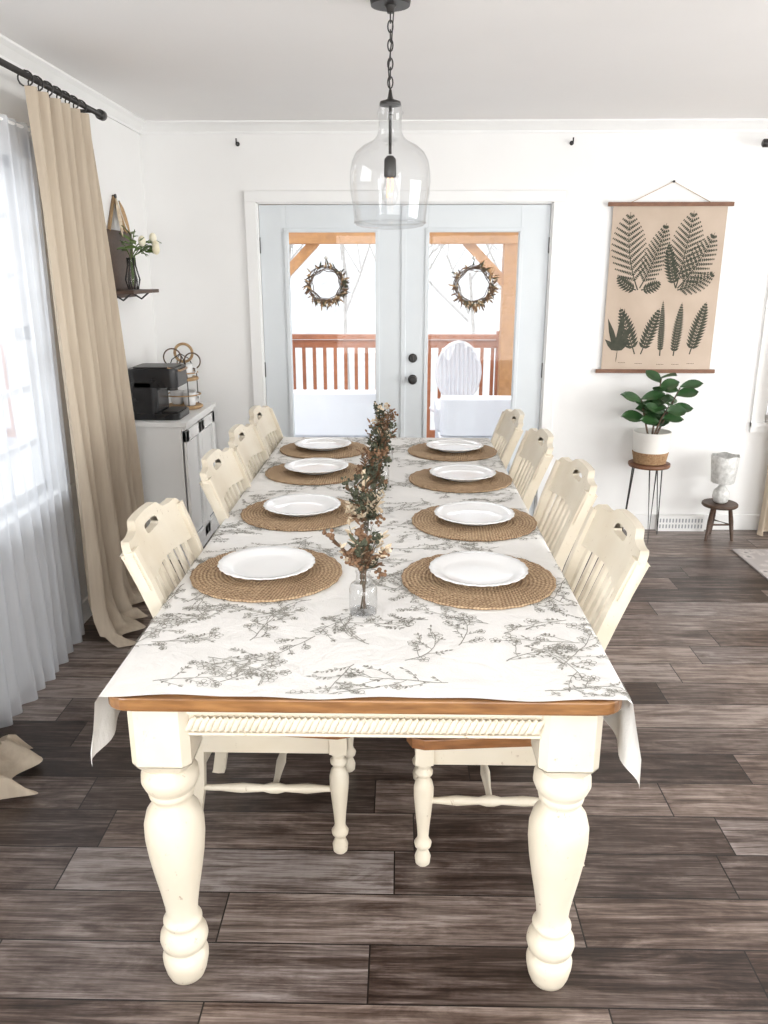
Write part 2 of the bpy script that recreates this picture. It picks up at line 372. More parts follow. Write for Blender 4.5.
def window(name,axis,p0,p1,inner,a0,a1,z0,z1,nx,nz,sash=True,casew=.07):
    mb=MB([]); sgn=1 if inner>= (p0+p1)/2 else -1
    def bx(u0,u1,q0,q1,za,zb,k):
        q0,q1=min(q0,q1),max(q0,q1)
        if axis=='x': mb.box(u0,u1,q0,q1,za,zb,k)
        else: mb.box(q0,q1,u0,u1,za,zb,k)
    c=inner; o=inner+sgn*.018
    bx(a0-casew,a0+.01,c,o,z0-.02,z1+casew,'trim'); bx(a1-.01,a1+casew,c,o,z0-.02,z1+casew,'trim')
    bx(a0-casew,a1+casew,c,o,z1-.01,z1+casew,'trim'); bx(a0-casew,a1+casew,c,inner+sgn*.022,z0-.05,z0-.015,'trim')
    bx(a0-casew,a1+casew,c-sgn*.05,inner+sgn*.032,z0-.015,z0+.01,'trim')
    m0=inner-sgn*.09; m1=inner-sgn*.05
    fw=.045
    bx(a0,a0+fw,m0,m1,z0,z1,'trim'); bx(a1-fw,a1,m0,m1,z0,z1,'trim'); bx(a0,a1,m0,m1,z0,z0+fw,'trim'); bx(a0,a1,m0,m1,z1-fw,z1,'trim')
    zm=(z0+z1)/2
    if sash: bx(a0,a1,m0,m1,zm-.028,zm+.028,'trim')
    for i in range(1,nx):
        u=a0+(a1-a0)*i/nx; bx(u-.013,u+.013,m0+sgn*.01,m1-sgn*.01,z0,z1,'trim')
    for i in range(1,nz):
        z=z0+(z1-z0)*i/nz; bx(a0,a1,m0+sgn*.01,m1-sgn*.01,z-.013,z+.013,'trim')
    bx(a0,a1,(m0+m1)/2-.002,(m0+m1)/2+.002,z0,z1,'glass')
    return mb.obj(name)
window('window_1','y',XL-T,XL,XL,LW[0],LW[1],LW[2],LW[3],4,6)
window('window_2','x',YB,YB+T,YB,2.22,3.3,.68,1.98,3,4)
window('added_window_3','y',XL-T,XL,XL,-1.2,.6,.72,2.02,4,4)  # unseen rear window, added to let more light in
window('added_window_4','y',XR,XR+T,XR,.2,3.4,.3,2.1,3,1,False)  # added out of view on the right for fill light
window('added_window_5','x',YF-T,YF,YF,-1.0,3.4,.2,2.15,3,1,False)  # wide opening behind the camera, added to brighten the room
mb=MB([]); mb.box(1.63,1.93,YB-.05,YB-.017,.0,.10,'trim')
for i in range(14):
    x=1.645+i*.02; mb.box(x,x+.009,YB-.0515,YB-.049,.02,.045,'paneglass'); mb.box(x,x+.009,YB-.0515,YB-.049,.058,.083,'paneglass')
mb.obj('baseboard_vent',.003)
for x in (-.919,.956):
    mb=MB([]); mb.lathe([(.012,0),(.012,.006),(.005,.008)],(x,YB,2.262),'black',12,M4=Matrix.Rotation(pi/2,4,'X'))
    mb.tube([(x,YB-.004,2.262),(x,YB-.035,2.255),(x,YB-.045,2.265),(x,YB-.045,2.285)],.004,'black'); mb.obj('curtain_hook')

# ---------------------------------------------------------------- table
CX=-.068; TY0,TY1=1.385,3.985
def rrect(x0,x1,y0,y1,r,n=6):
    out=[]
    for cx,cy,a0 in ((x1-r,y1-r,0),(x0+r,y1-r,90),(x0+r,y0+r,180),(x1-r,y0+r,270)):
        for i in range(n+1):
            a=math.radians(a0+90*i/n); out.append((cx+r*math.cos(a),cy+r*math.sin(a)))
    return out
mb=MB([])
mb.prism(rrect(CX-.515,CX+.515,TY0,TY1,.05),.736,.764,'honey'); mb.prism(rrect(CX-.505,CX+.505,TY0+.012,TY1-.012,.05),.728,.736,'honey')
LX=.418
ly0,ly1=TY0+.088,TY1-.095
for x in (CX-LX,CX+LX):
    for y in (ly0,ly1):
        w=.062; c=.016
        octo=lambda w,c:[(x+w-c,y-w),(x+w,y-w+c),(x+w,y+w-c),(x+w-c,y+w),(x-w+c,y+w),(x-w,y+w-c),(x-w,y-w+c),(x-w+c,y-w)]
        mb.prism(octo(w,c),.590,.728,'cream')
        a=octo(w,c); b=octo(.042,.014)
        vs=[(p[0],p[1],.590) for p in a]+[(p[0],p[1],.562) for p in b]
        mb.add(vs,[(i,8+i,8+(i+1)%8,(i+1)%8) for i in range(8)]+[tuple(range(8,16))],'cream')
        prof=[(.032,0),(.040,.004),(.046,.02),(.051,.045),(.052,.06),(.047,.072),(.040,.078),(.040,.084),(.050,.092),(.054,.108),(.052,.122),(.044,.132),(.038,.138),(.037,.146),(.043,.152),(.044,.160),(.038,.166),(.035,.175),(.037,.20),(.043,.24),(.052,.29),(.060,.34),(.0645,.385),(.064,.42),(.057,.448),(.045,.466),(.040,.474),(.040,.482),(.047,.488),(.049,.496),(.046,.503),(.055,.513),(.061,.528),(.060,.545),(.050,.560),(.044,.566),(.044,.585)]
        mb.lathe(prof,(x,y,0),'cream',40)
ax=LX-.06
mb.box(CX-ax,CX+ax,ly0-.045,ly0-.02,.660,.728,'cream'); mb.box(CX-ax,CX+ax,ly1+.02,ly1+.045,.660,.728,'cream')
for s in (-1,1):
    xo=CX+s*(LX+.03); mb.box(min(xo,xo+s*.02),max(xo,xo+s*.02),ly0+.06,ly1-.06,.655,.728,'cream')
for yy in (ly0-.049,ly1+.049):
    n=54
    for i in range(n):
        x=CX-ax+.008+(2*ax-.016)*i/(n-1)
        mb.tube([(x-.011,yy,.672),(x-.004,yy-.002,.678),(x+.004,yy-.002,.696),(x+.011,yy,.702)],[.003,.0075,.0075,.003],'cream',7)
    mb.box(CX-ax,CX+ax,min(yy,yy+.006)-.003,max(yy,yy+.006)-.003,.708,.716,'cream')
mb.box(CX-ax,CX+ax,ly0-.052,ly0-.044,.660,.667,'cream')
mb.obj('dining_table',.004)

# ---------------------------------------------------------------- tablecloth
HW=.516; DL,DR=.135,.165; CY0,CY1=1.392,4.02; TZ=.767
def cloth(a,y,off=0.0):
    s=-1 if a<0 else 1; t=abs(a)-HW; r=.010+off
    if t<=0:
        end=max(0,y-TY1-.005)
        return (CX+a,y,TZ+off-end*.6)
    arc=r*pi/2
    if t<arc:
        g=t/r; return (CX+s*(HW+r*math.sin(g)),y,TZ-.010+r*math.cos(g))
    q=t-arc
    near=math.exp(-((y-CY0)/.14)**2)
    fl=.01+(.06 if s<0 else .04)*near
    wv=.008*math.sin(y*17+ (1 if s<0 else 2.3))+.005*math.sin(y*33+s)
    fold=.012*near*math.sin((y-CY0)*42+.6)
    k=min(1,q/.10)
    x=HW+r+q*fl+(wv+fold)*k+.010*k
    return (CX+s*x,y+near*q*.05,TZ-.010-q*(1-.5*fl*fl)*(1+(.30*near)))
mb=MB([])
nu,nv=80,190
def cf(u,v):
    a=-(HW+DL)+u*(2*HW+DL+DR); y=CY0+v*(CY1-CY0)
    y+= (.005*math.sin(a*14)+.003*math.sin(a*31+1))*(1-v)**30
    return cloth(a,y)
mb.grid(cf,nu,nv,'cloth')
tc=mb.obj('tablecloth')
pm=MB([]); OFF=.0006; cnt=[0]
A0,A1=-(HW+DL)+.006,HW+DR-.006
def ok(p): return A0<p[0]<A1 and CY0+.012<p[1]<CY1-.01
def poly(ps):
    if all(ok(p) for p in ps):
        cnt[0]=(cnt[0]+1)%997; o=OFF+cnt[0]*6e-7
        pm.add([cloth(p[0],p[1],o) for p in ps],[tuple(range(len(ps)))],'print')
def ribbon(ps,w,w2=None):
    w2=w if w2 is None else w2; n=len(ps)
    if n<2 or not all(ok(p) for p in ps): 
        ps=[p for p in ps if ok(p)]; n=len(ps)
        if n<2: return
    cnt[0]=(cnt[0]+1)%997; o=OFF+cnt[0]*6e-7
    L=[];R=[]
    for i in range(n):
        p=ps[max(i-1,0)]; q=ps[min(i+1,n-1)]; d=math.hypot(q[0]-p[0],q[1]-p[1]) or 1
        nx,ny=-(q[1]-p[1])/d,(q[0]-p[0])/d; ww=w+(w2-w)*i/n
        L.append((ps[i][0]+nx*ww,ps[i][1]+ny*ww)); R.append((ps[i][0]-nx*ww,ps[i][1]-ny*ww))
    vs=[cloth(a,b,o) for a,b in L]+[cloth(a,b,o) for a,b in R]
    pm.add(vs,[(i,n+i,n+i+1,i+1) for i in range(n-1)],'print')
def pleaf(x,y,a,L,W,fill=True):
    c,s=math.cos(a),math.sin(a)
    loc=[(0,0),(.3,.5),(.6,.42),(1,0),(.6,-.42),(.3,-.5)]
    ps=[(x+c*u*L-s*v*W,y+s*u*L+c*v*W) for u,v in loc]
    if fill: poly(ps)
    else:
        ribbon(ps+[ps[0]],.00055); ribbon([ps[0],ps[3]],.0004)
def pflower(x,y,R):
    n=5; a0=random.random()*6
    for i in range(n):
        a=a0+2*pi*i/n; cx,cy=x+math.cos(a)*R*.58,y+math.sin(a)*R*.58
        ps=[]
        for j in range(8):
            t=2*pi*j/7; u,v=math.cos(t)*R*.46,math.sin(t)*R*.38
            ps.append((cx+u*math.cos(a)-v*math.sin(a),cy+u*math.sin(a)+v*math.cos(a)))
        ribbon(ps,.00065)
    poly([(x+math.cos(t*pi/3)*R*.2,y+math.sin(t*pi/3)*R*.2) for t in range(6)])
def walk(x,y,a,L,curv,step=.012):
    ps=[(x,y)]; c=curv
    for i in range(int(L/step)):
        a+=c*step+random.uniform(-.22,.22); x+=math.cos(a)*step; y+=math.sin(a)*step; ps.append((x,y))
    return ps,a
def motif(x,y,a,L):
    ps,_=walk(x,y,a,L,random.uniform(-5,5)); ribbon(ps,.0014,.0007)
    sd=1
    for i in range(1,len(ps)-1,2):
        sd=-sd
        ang=math.atan2(ps[i+1][1]-ps[i][1],ps[i+1][0]-ps[i][0])+sd*random.uniform(.5,1.1)
        bl=random.uniform(.025,.085)
        bs,ea=walk(ps[i][0],ps[i][1],ang,bl,sd*-6,.010); ribbon(bs,.0009,.0005)
        for j in range(1,len(bs)):
            for q in (-1,1):
                if random.random()<.5: pleaf(bs[j][0],bs[j][1],ang+q*random.uniform(.5,1.1),random.uniform(.008,.015),random.uniform(.0035,.0065),random.random()<.4)
        if random.random()<.42: pflower(bs[-1][0],bs[-1][1],random.uniform(.009,.016))
        else: pleaf(bs[-1][0],bs[-1][1],ea,.013,.005)
    pflower(ps[-1][0],ps[-1][1],.017)
yy=CY0+.05; row=0
while yy<CY1:
    aa=A0+.02+(row%2)*.09
    while aa<A1:
        motif(aa+random.uniform(-.035,.035),yy+random.uniform(-.03,.03),random.uniform(-.9,1.1)+(pi if random.random()<.4 else 0),random.uniform(.12,.21))
        aa+=.162
    yy+=.105; row+=1
po=pm.obj('botanical_print'); po.parent=tc

# ---------------------------------------------------------------- placemats & plates
pmb=MB([])
def matmod(r,z,a):
    ring=round(r/.0105)
    return r+.0012*math.sin(a*(6+ring*6)*1.0+ring),z+(.0014*math.sin(a*(6+ring*6)+ring*1.7) if z>.002 else 0)
prof=[(.205,0.0)]
nr=19
for i in range(nr*3,-1,-1):
    r=.207*i/(nr*3); prof.append((max(r,.001),.0045+.0030*abs(math.sin(pi*i/3*1.0+.4))))
pmb.lathe(prof,(0,0,0),'jute',150,mod=matmod)
mats=[(-.362,2.06),(-.336,2.64),(-.347,3.225),(-.352,3.68),(.215,2.025),(.250,2.55),(.246,3.12),(.247,3.65)]
plb=MB([])
def scal(r,z,a):
    k=max(0,(r-.105)/.03); w=.0035*abs(math.cos(a*12))**.6
    return r+ (w-.002)*min(k,1.1), z+ .0009*math.cos(a*48)*min(k,1)*(1 if r<.13 else 0)
plb.lathe([(.07,0),(.082,.002),(.086,.006),(.108,.015),(.131,.021),(.1325,.0225),(.131,.0245),(.118,.0205),(.107,.0185),(.098,.0125),(.088,.009),(.06,.008),(.001,.008)],(0,0,0),'plate',96,mod=scal)
for i,(x,y) in enumerate(mats):
    if i==0:
        o=pmb.obj('woven_placemat',0,(x,y,TZ+.0013)); mm=o.data; p=plb.obj('dinner_plate',0,(x,y+.004,TZ+.0110)); pp=p.data
    else:
        place(mm,'woven_placemat',0,(x,y,TZ+.0013),random.random()*3); place(pp,'dinner_plate',0,(x+random.uniform(-.006,.012),y+.004,TZ+.0110),random.random())

# ---------------------------------------------------------------- bud vases with dried flowers
def budvase(x,y,top,seed,palette,spread=.055,n=44):
    random.seed(seed); mb=MB([]); z0=TZ+.0013
    mb.lathe([(.001,.002),(.028,.002),(.033,.006),(.034,.012),(.034,.062),(.030,.074),(.018,.084),(.0155,.100),(.019,.108),(.0175,.109)],(x,y,z0),'pglass',28,caps=False)
    mb.lathe([(.026,0.0),(.033,.001),(.033,.007),(.026,.010),(.001,.010)],(x,y,z0),'pglass',28,caps=False)
    for i in range(n):
        a=random.random()*2*pi; rr=random.random()**.6
        hz=random.uniform(.125,top)*(1-.15*rr); sp=spread*rr*(.5+.7*hz/top)
        b=Vector((x+random.uniform(-.008,.008),y+random.uniform(-.008,.008),z0+(.012 if i<9 else .075)))
        mid=Vector((x+math.cos(a)*.008,y+math.sin(a)*.008,z0+.11)); e=Vector((x+math.cos(a)*sp,y+math.sin(a)*sp,z0+hz))
        mb.tube([b,mid,(mid+e)/2+Vector((0,0,.006)),e],[.0010,.0010,.0009,.0007],'twig' if i%3 else 'olive',5)
        k=random.choice(palette); ty=random.random()
        d=(e-mid).normalized()
        if ty<.4:
            for j in range(10):
                mb.ball(e+Vector([random.gauss(0,.007) for _ in range(3)]),random.uniform(.003,.006),k,6,4)
        else:
            for j in range(9):
                t=.25+.75*j/8; p=mid.lerp(e,t); an=random.random()*2*pi
                v=(d*.6+Vector((math.cos(an),math.sin(an),random.uniform(-.2,.5)))).normalized()
                mb.leaf(p,v,(0,-.6,.8),random.uniform(.014,.028),random.uniform(.005,.011),k,.2,3,1)
    mb.obj('bud_vase')
budvase(-.085,1.80,.235,1,['creamfl','rust','rust','creamfl','olive','rust'],.072,50)
budvase(-.095,2.22,.26,2,['olive','olive','rust','creamfl','olive'],.056,52)
budvase(-.086,2.62,.26,3,['olive','rust','olive','rust'],.052,48)
budvase(-.072,3.02,.27,4,['olive','rust','olive','olive'],.052,48)
budvase(-.060,3.44,.285,5,['olive','rust','olive','creamfl'],.055,50)
random.seed(11)

# ---------------------------------------------------------------- chairs
def chair():
    mb=MB([])
    P=[(-.245,0),(-.212,.2),(-.200,.42),(-.212,.52),(-.245,.66),(-.292,.80),(-.338,.915)]
    def xp(z):
        for (x0,z0),(x1,z1) in zip(P,P[1:]):
            if z<=z1: return x0+(x1-x0)*(z-z0)/(z1-z0)
        return P[-1][0]+(z-.915)*-.4
    yp=lambda z:.182+.036*max(0,(z-.42)/.5)
    sz=-.038
    mb.prism([(-.212,-.200),(.18,-.232),(.212,-.222),(.226,-.19),(.226,.19),(.212,.222),(.18,.232),(-.212,.200)],.420+sz,.450+sz,'seatw')
    mb.box(.155,.178,-.17,.17,.360+sz,.420+sz,'cream'); mb.box(-.205,-.185,-.17,.17,.360+sz,.420+sz,'cream')
    for s in (-1,1): mb.box(-.19,.17,s*.195-.010,s*.195+.010,.360+sz,.420+sz,'cream')
    for s in (-1,1):
        y=s*.192
        mb.box(.155,.203,y-.024,y+.024,.325,.422+sz,'cream')
        mb.lathe([(.015,0),(.020,.006),(.022,.025),(.015,.045),(.014,.052),(.022,.060),(.024,.070),(.018,.08),(.015,.09),(.017,.12),(.022,.17),(.0265,.22),(.027,.245),(.022,.265),(.015,.275),(.015,.281),(.023,.288),(.024,.296),(.017,.304),(.016,.31),(.023,.318),(.022,.326)],(.179,y,0),'cream',20)
        zs=[0,.1,.2,.3,.42,.50,.58,.66,.74,.82,.90]
        mb.tube([(xp(z),s*yp(z),z) for z in zs],1,'cream',4,sq=(.015,.019))
        xs=[-.205,-.15,-.09,-.03,-.01,.01,.03,.09,.14,.165]; rs=[.008,.009,.014,.010,.015,.015,.010,.014,.009,.008]
        mb.tube([(x,s*.187,.20) for x in xs],rs,'cream',12)
    ys=[-.185,-.13,-.06,-.02,0,.02,.06,.13,.185]; rs=[.008,.009,.014,.010,.015,.010,.014,.009,.008]
    mb.tube([(0,y,.20) for y in ys],rs,'cream',12)
    mb.tube([(-.21,y,.24) for y in ys],rs,'cream',12)
    zr=.50; mb.box(xp(zr)-.010,xp(zr)+.010,-.18,.18,.482,.518,'cream')
    bow=lambda y:-.018*(1-(y/.22)**2)
    ns=7
    for i in range(ns):
        y=-.145+.29*i/(ns-1); zs=[.51,.58,.66,.74,.80,.825]
        mb.tube([(xp(z)+bow(y)*min(1,(z-.5)/.3),y*(1+.12*(z-.5)/.3),z) for z in zs],1,'cream',4,sq=(.0125,.006))
    def top(y):
        a=abs(y)
        if a<.085: return .943-.3*a*a
        if a<.125: 
            t=(a-.085)/.04; return .9408-.020*(3*t*t-2*t**3)
        if a<.20: return .9208-.003*math.sin(pi*(a-.125)/.075)
        return .9208-.032*((a-.20)/.038)**2
    def bot(y): return .806+.006*math.cos(y*14)
    n=72; th=.011; W=.236
    hole=lambda y: .013*math.sqrt(max(0,1-(abs(y)/.055)**6)) if abs(y)<.055 else 0
    hz=.903
    rows=[]
    for i in range(n+1):
        y=-W+2*W*i/n; h=hole(y); b0,t0=bot(y),top(y)
        zz=[b0,b0+(hz-h-b0)*.5,hz-h,hz+h,t0] if abs(y)<.2 else [b0,b0+(t0-b0)*.3,b0+(t0-b0)*.6,b0+(t0-b0)*.7,t0]
        zz=[min(z,t0) for z in zz]
        rows.append([(y,z) for z in zz])
    for side in (1,-1):
        vs=[]; fs=[]
        for r in rows:
            for y,z in r: vs.append((xp(z)+bow(y)+side*th,y,z))
        for i in range(n):
            for j in range(4):
                if j==2 and abs(rows[i][2][0])<.0545 and abs(rows[i+1][2][0])<.056: continue
                q=(i*5+j,(i+1)*5+j,(i+1)*5+j+1,i*5+j+1); fs.append(q if side>0 else q[::-1])
        mb.add(vs,fs,'cream')
    def strip(seq,flip=False):
        vs=[];fs=[]
        for y,z in seq: vs+=[(xp(z)+bow(y)+th,y,z),(xp(z)+bow(y)-th,y,z)]
        for i in range(len(seq)-1):
            q=(2*i,2*i+1,2*i+3,2*i+2); fs.append(q[::-1] if flip else q)
        mb.add(vs,fs,'cream')
    strip([r[4] for r in rows]); strip([r[0] for r in rows],True)
    strip(rows[0],True); strip(rows[-1])
    hr=[r for r in rows if abs(r[2][0])<.056]
    strip([r[2] for r in hr]); strip([r[3] for r in hr],True)
    return mb
cb=chair()
cpos=[(.250,2.035,pi),(.268,2.65,pi+.02),(.24,3.23,pi),(.20,3.74,pi),(-.338,2.08,0),(-.315,2.80,0),(-.325,3.31,0),(-.335,3.82,0)]
cm=None
for i,(x,y,r) in enumerate(cpos):
    if i==0: o=cb.obj('dining_chair',.0025,(x,y,0),r); cm=o.data
    else: place(cm,'dining_chair',.0025,(x,y,0),r)

# ---------------------------------------------------------------- pendant
PX,PY=-.034,2.8
mb=MB([])
mb.lathe([(.06,H-.025),(.063,H-.01),(.063,H)],(PX,PY,0),'black',32)
mb.lathe([(.010,H-.045),(.014,H-.03),(.02,H-.024)],(PX,PY,0),'black',16)
z=H-.055; i=0
while z>2.115:
    pts=[]
    for j in range(14):
        t=2*pi*j/14; a,b=.008*math.cos(t),.017*math.sin(t)
        pts.append((PX+a,PY,z+b) if i%2 else (PX,PY+a,z+b))
    mb.tube(pts,.0022,'black',6,closed=True); z-=.026; i+=1
mb.tube([(PX+.01,PY,H-.04),(PX+.004,PY,H-.12),(PX-.006,PY,H-.2),(PX,PY,2.11)],.002,'black')
mb.lathe([(.004,2.118),(.007,2.10),(.010,2.09),(.032,2.083),(.034,2.078),(.034,2.072)],(PX,PY,0),'black',28)
mb.tube([(PX,PY,2.07),(PX,PY,1.93)],.005,'black',10)
mb.lathe([(.010,1.925),(.019,1.915),(.020,1.865),(.017,1.860)],(PX,PY,0),'black',20)
g=[(.036,2.075),(.037,2.06),(.042,2.05),(.037,2.04),(.036,2.02),(.037,2.00),(.043,1.982),(.058,1.968),(.086,1.955),(.110,1.935),(.124,1.908),(.130,1.875),(.131,1.845),(.128,1.81),(.122,1.775),(.119,1.745),(.117,1.725),(.109,1.712),(.085,1.706),(.05,1.703),(.001,1.702)]
mb.lathe(g,(PX,PY,0),'pglass',56,caps=False)
mb.tube([(PX+.117*math.cos(t*pi/24),PY+.117*math.sin(t*pi/24),1.722) for t in range(48)],.003,'pglass',8,closed=True)
mb.lathe([(.012,1.862),(.015,1.853),(.023,1.832),(.027,1.812),(.024,1.79),(.012,1.776),(.001,1.772)],(PX,PY,0),'pglass',20,caps=False)
mb.tube([(PX-.006,PY,1.86),(PX-.009,PY,1.80),(PX-.003,PY,1.835),(PX+.003,PY,1.80),(PX+.009,PY,1.835),(PX+.006,PY,1.86)],.0016,'fil')
mb.obj('pendant_light')

# ---------------------------------------------------------------- curtains
def pleated(name,x,y0,y1,ztop,k,pleats,amp,puddle=0,pin=1.0,yshift=0,seed=0,side=1,axis='y',botamp=1.4,spread=0,pend=.93,pyp=.06,mound=.045):
    mb=MB([]); rnd=random.Random(seed); ph=[rnd.uniform(-.5,.5) for _ in range(30)]
    nu=pleats*14; nv=64
    def fn(u,v):
        z=ztop*(1-v)
        am=amp*(pin+(botamp-pin)*v)
        sft=.5*math.sin(u*5+ph[0]*4)*v+.25*math.sin(u*13+v*4)
        w=math.sin(2*pi*(u*pleats)+sft+.6*math.sin(v*3+ph[1]))+.35*math.sin(2*pi*u*pleats*.5+ph[2]*6+v*2.5)
        px=x+side*(am*w)+side*.02*v*math.sin(u*6+ph[4]*5)
        py=y0+(y1-y0)*(u+spread*v*(u-.15))+yshift*v*v + .012*math.sin(v*9+u*20)*v
        if puddle and v>pend:
            q=(v-pend)/(1-pend); z0=ztop*(1-pend)
            base=max(0,z0*(1-q*1.9))
            z=max(.010+mound*math.sin(pi*min(1,q*.95))*(.65+.35*math.sin(u*17+q*5+ph[5])),base)
            px+=side*puddle*(q**1.2)*(.78+.25*math.sin(u*9+ph[3]*4)); py+=pyp*q*(u-.2)*2
        z=max(z,.006)
        return (px,py,z) if axis=='y' else (py,px,z)
    mb.grid(fn,nu,nv,k)
    return mb
def rod(name,axis,x,z,a0,a1,wallc,rings):
    mb=MB([])
    P=lambda q,zz=z,xx=x:(xx,q,zz) if axis=='y' else (q,xx,zz)
    mb.tube([P(a0),P(a1)],.0115,'black',14)
    for e,s in ((a0,-1),(a1,1)):
        mb.tube([P(e),P(e+s*.012),P(e+s*.014),P(e+s*.05),P(e+s*.055)],[.012,.019,.022,.022,.015],'black',14)
    for b in (a0+.06,a1-.06):
        xx=wallc; mb.tube([P(b,z-.0,xx),P(b,z-.0,x)],.008,'black',8)
        mb.tube([P(b,z-.03,xx),P(b,z+.03,xx)],.014,'black',8)
    for r in rings:
        pts=[]
        for j in range(14):
            t=2*pi*j/14; pts.append(P(r+.004*math.sin(t),z-.012+.026*math.cos(t),x+.026*math.sin(t)))
        mb.tube(pts,.003,'black',6,closed=True)
    return mb.obj(name)
RX=XL+.145
rod('curtain_rod','y',RX-.02,2.245,1.45,3.90,XL,[3.17+i*.085 for i in range(7)]+[1.55+i*.07 for i in range(6)])
pleated('c',RX,3.12,3.72,2.200,'linen',6,.028,puddle=.13,yshift=.06,seed=3,botamp=1.5,spread=.42,mound=.05).obj('linen_curtain')
pleated('c',RX,1.50,2.02,2.200,'linen',5,.028,puddle=.17,yshift=.17,seed=5,botamp=1.6,spread=.16,pyp=.06,mound=.10,pend=.90).obj('linen_curtain')
SX=XL+.062
mb=pleated('s',SX,2.02,3.32,2.10,'sheer',16,.009,yshift=.0,seed=8,botamp=1.9)
mb.tube([(SX,1.98,2.085),(SX,3.40,2.085)],.006,'trim',8)
mb.obj('sheer_curtain')
rod('curtain_rod','x',YB-.10,2.245,2.03,3.6,YB,[2.28+i*.06 for i in range(6)])
pleated('c',YB-.10,2.24,2.68,2.200,'linen',5,.026,puddle=.05,side=-1,axis='x',seed=9).obj('linen_curtain')

# ---------------------------------------------------------------- wall scroll poster
mb=MB([]); px0,px1,pz0,pz1=1.212,1.860,1.005,1.935; PYF=YB-.016
mb.box(px0,px1,PYF,PYF+.002,pz0,pz1,'paper')
for z,e in ((1.940,.03),(1.0,.03)):
    mb.box(px0-e,px1+e,YB-.026,YB-.008,z-.011,z+.011,'midwood')
nail=(1.541,YB-.014,2.06)
mb.tube([(px0+.10,YB-.014,1.95),nail,(px1-.10,YB-.014,1.95)],.0018,'tan',5)
mb.lathe([(.004,0),(.004,.016),(.007,.017),(.007,.02)],(nail[0],YB,nail[2]),'black',10,M4=Matrix.Rotation(pi/2,4,'X'))
IY=PYF-.0006; ic=[0]
def p2(ps):
    ic[0]=(ic[0]+1)%997; mb.add([(a,IY-ic[0]*5e-7,b) for a,b in ps],[tuple(range(len(ps)))],'ink')
def el(x,z,a,L,W):
    c,s=math.cos(a),math.sin(a)
    p2([(x+c*u*L-s*v*W,z+s*u*L+c*v*W) for u,v in ((0,0),(.25,.5),(.6,.42),(1,0),(.6,-.42),(.25,-.5))])
def frond(x,z,a,L,W,n,thin=.5,curve=0,sub=False):
    px,pz=x,z; ang=a
    for i in range(n):
        t=i/n; nxp=px+math.cos(ang)*L/n; nzp=pz+math.sin(ang)*L/n
        w=.0028*(1-t)+.001; nx,nz=-math.sin(ang)*w,math.cos(ang)*w
        p2([(px+nx,pz+nz),(px-nx,pz-nz),(nxp-nx,nzp-nz),(nxp+nx,nzp+nz)])
        if t>.08:
            pl=W*(math.sin(pi*min(1,(t*.80+.2)))**.8)
            for s in (-1,1):
                aa=ang+s*1.0
                if sub:
                    m=max(3,int(pl/.010))
                    for j in range(m):
                        tt=j/m; qx,qz=px+math.cos(aa)*pl*tt,pz+math.sin(aa)*pl*tt
                        for s2 in (-1,1): el(qx,qz,aa+s2*.9,.0145*(1-tt*.6),.0072)
                    el(px,pz,aa,pl,.005)
                else: el(px,pz,aa,pl,L/n*thin*1.5)
        px,pz=nxp,nzp; ang+=curve/n
frond(1.39,1.47,1.98,.44,.125,14,sub=True,curve=-.5)
frond(1.40,1.48,1.10,.38,.085,15,sub=True,curve=.3)
frond(1.38,1.47,2.85,.14,.045,9,thin=.6,curve=-.7)
frond(1.41,1.47,.15,.12,.045,8,thin=.6,curve=.5)
frond(1.61,1.48,1.95,.26,.05,15,thin=.6,curve=-.3)
frond(1.61,1.48,1.38,.43,.115,15,sub=True,curve=.1)
frond(1.62,1.48,.85,.36,.095,13,sub=True,curve=.4)
frond(1.62,1.47,.22,.23,.065,10,sub=True,curve=.5)
for (x,z,a,L,W,n) in ((1.295,1.12,1.45,.16,.0,6),(1.405,1.10,1.95,.29,.06,14),(1.44,1.10,1.25,.28,.052,14),(1.555,1.09,1.6,.32,.027,26),(1.635,1.09,1.5,.31,.038,20),(1.73,1.10,1.35,.31,.058,17)):
    if W==0:
        for q,l in ((1.9,.2),(1.45,.25),(1.1,.18),(2.4,.1),(.7,.1)): el(x,z,q,l,.036)
        el(x,1.05,1.5,.09,.005)
    else: frond(x,z,a,L,W,n,thin=.6)
for (x,z) in ((1.33,1.05),(1.43,1.045),(1.56,1.04),(1.65,1.04),(1.74,1.045)):
    for s in range(5): mb.box(x-.02+s*.009,x-.014+s*.009,IY-.0002,IY+.0004,z-.0015,z+.0015,'ink')
mb.obj('botanical_wall_scroll')

# ---------------------------------------------------------------- plant on stand
SPX,SPY,SZ=1.503,4.72,.475
mb=MB([])
mb.lathe([(.118,SZ-.022),(.122,SZ-.015),(.122,SZ-.002),(.118,SZ)],(SPX,SPY,0),'midwood',40)
for i in range(3):
    a=2*pi*i/3+.5; c,s=math.cos(a),math.sin(a); dx,dy=-s*.02,c*.02
    top=Vector((SPX+c*.09,SPY+s*.09,SZ-.022)); ft=Vector((SPX+c*.125,SPY+s*.125,.004))
    mb.tube([top+Vector((dx,dy,0)),ft,top-Vector((dx,dy,0))],.004,'black',8)
mb.obj('plant_stand')
mb=MB([]); z0=SZ+.001
mb.lathe([(.085,0),(.092,.01),(.100,.07)],(SPX,SPY,z0),'basket',40,caps=False)
mb.lathe([(.001,.0),(.085,.0)],(SPX,SPY,z0),'basket',40,caps=False)
mb.lathe([(.101,.07),(.106,.12),(.108,.185),(.110,.19),(.104,.19),(.100,.16),(.001,.16)],(SPX,SPY,z0),'pot',40,caps=False)
for i in range(9):
    zz=.005+i*.0075; r=.087+.014*zz/.07+.002
    mb.tube([(SPX+r*math.cos(t*pi/20),SPY+r*math.sin(t*pi/20),z0+zz+.0015*math.sin(t*2.5)) for t in range(40)],.0035,'basket',6,closed=True)
rb=random.Random(21)
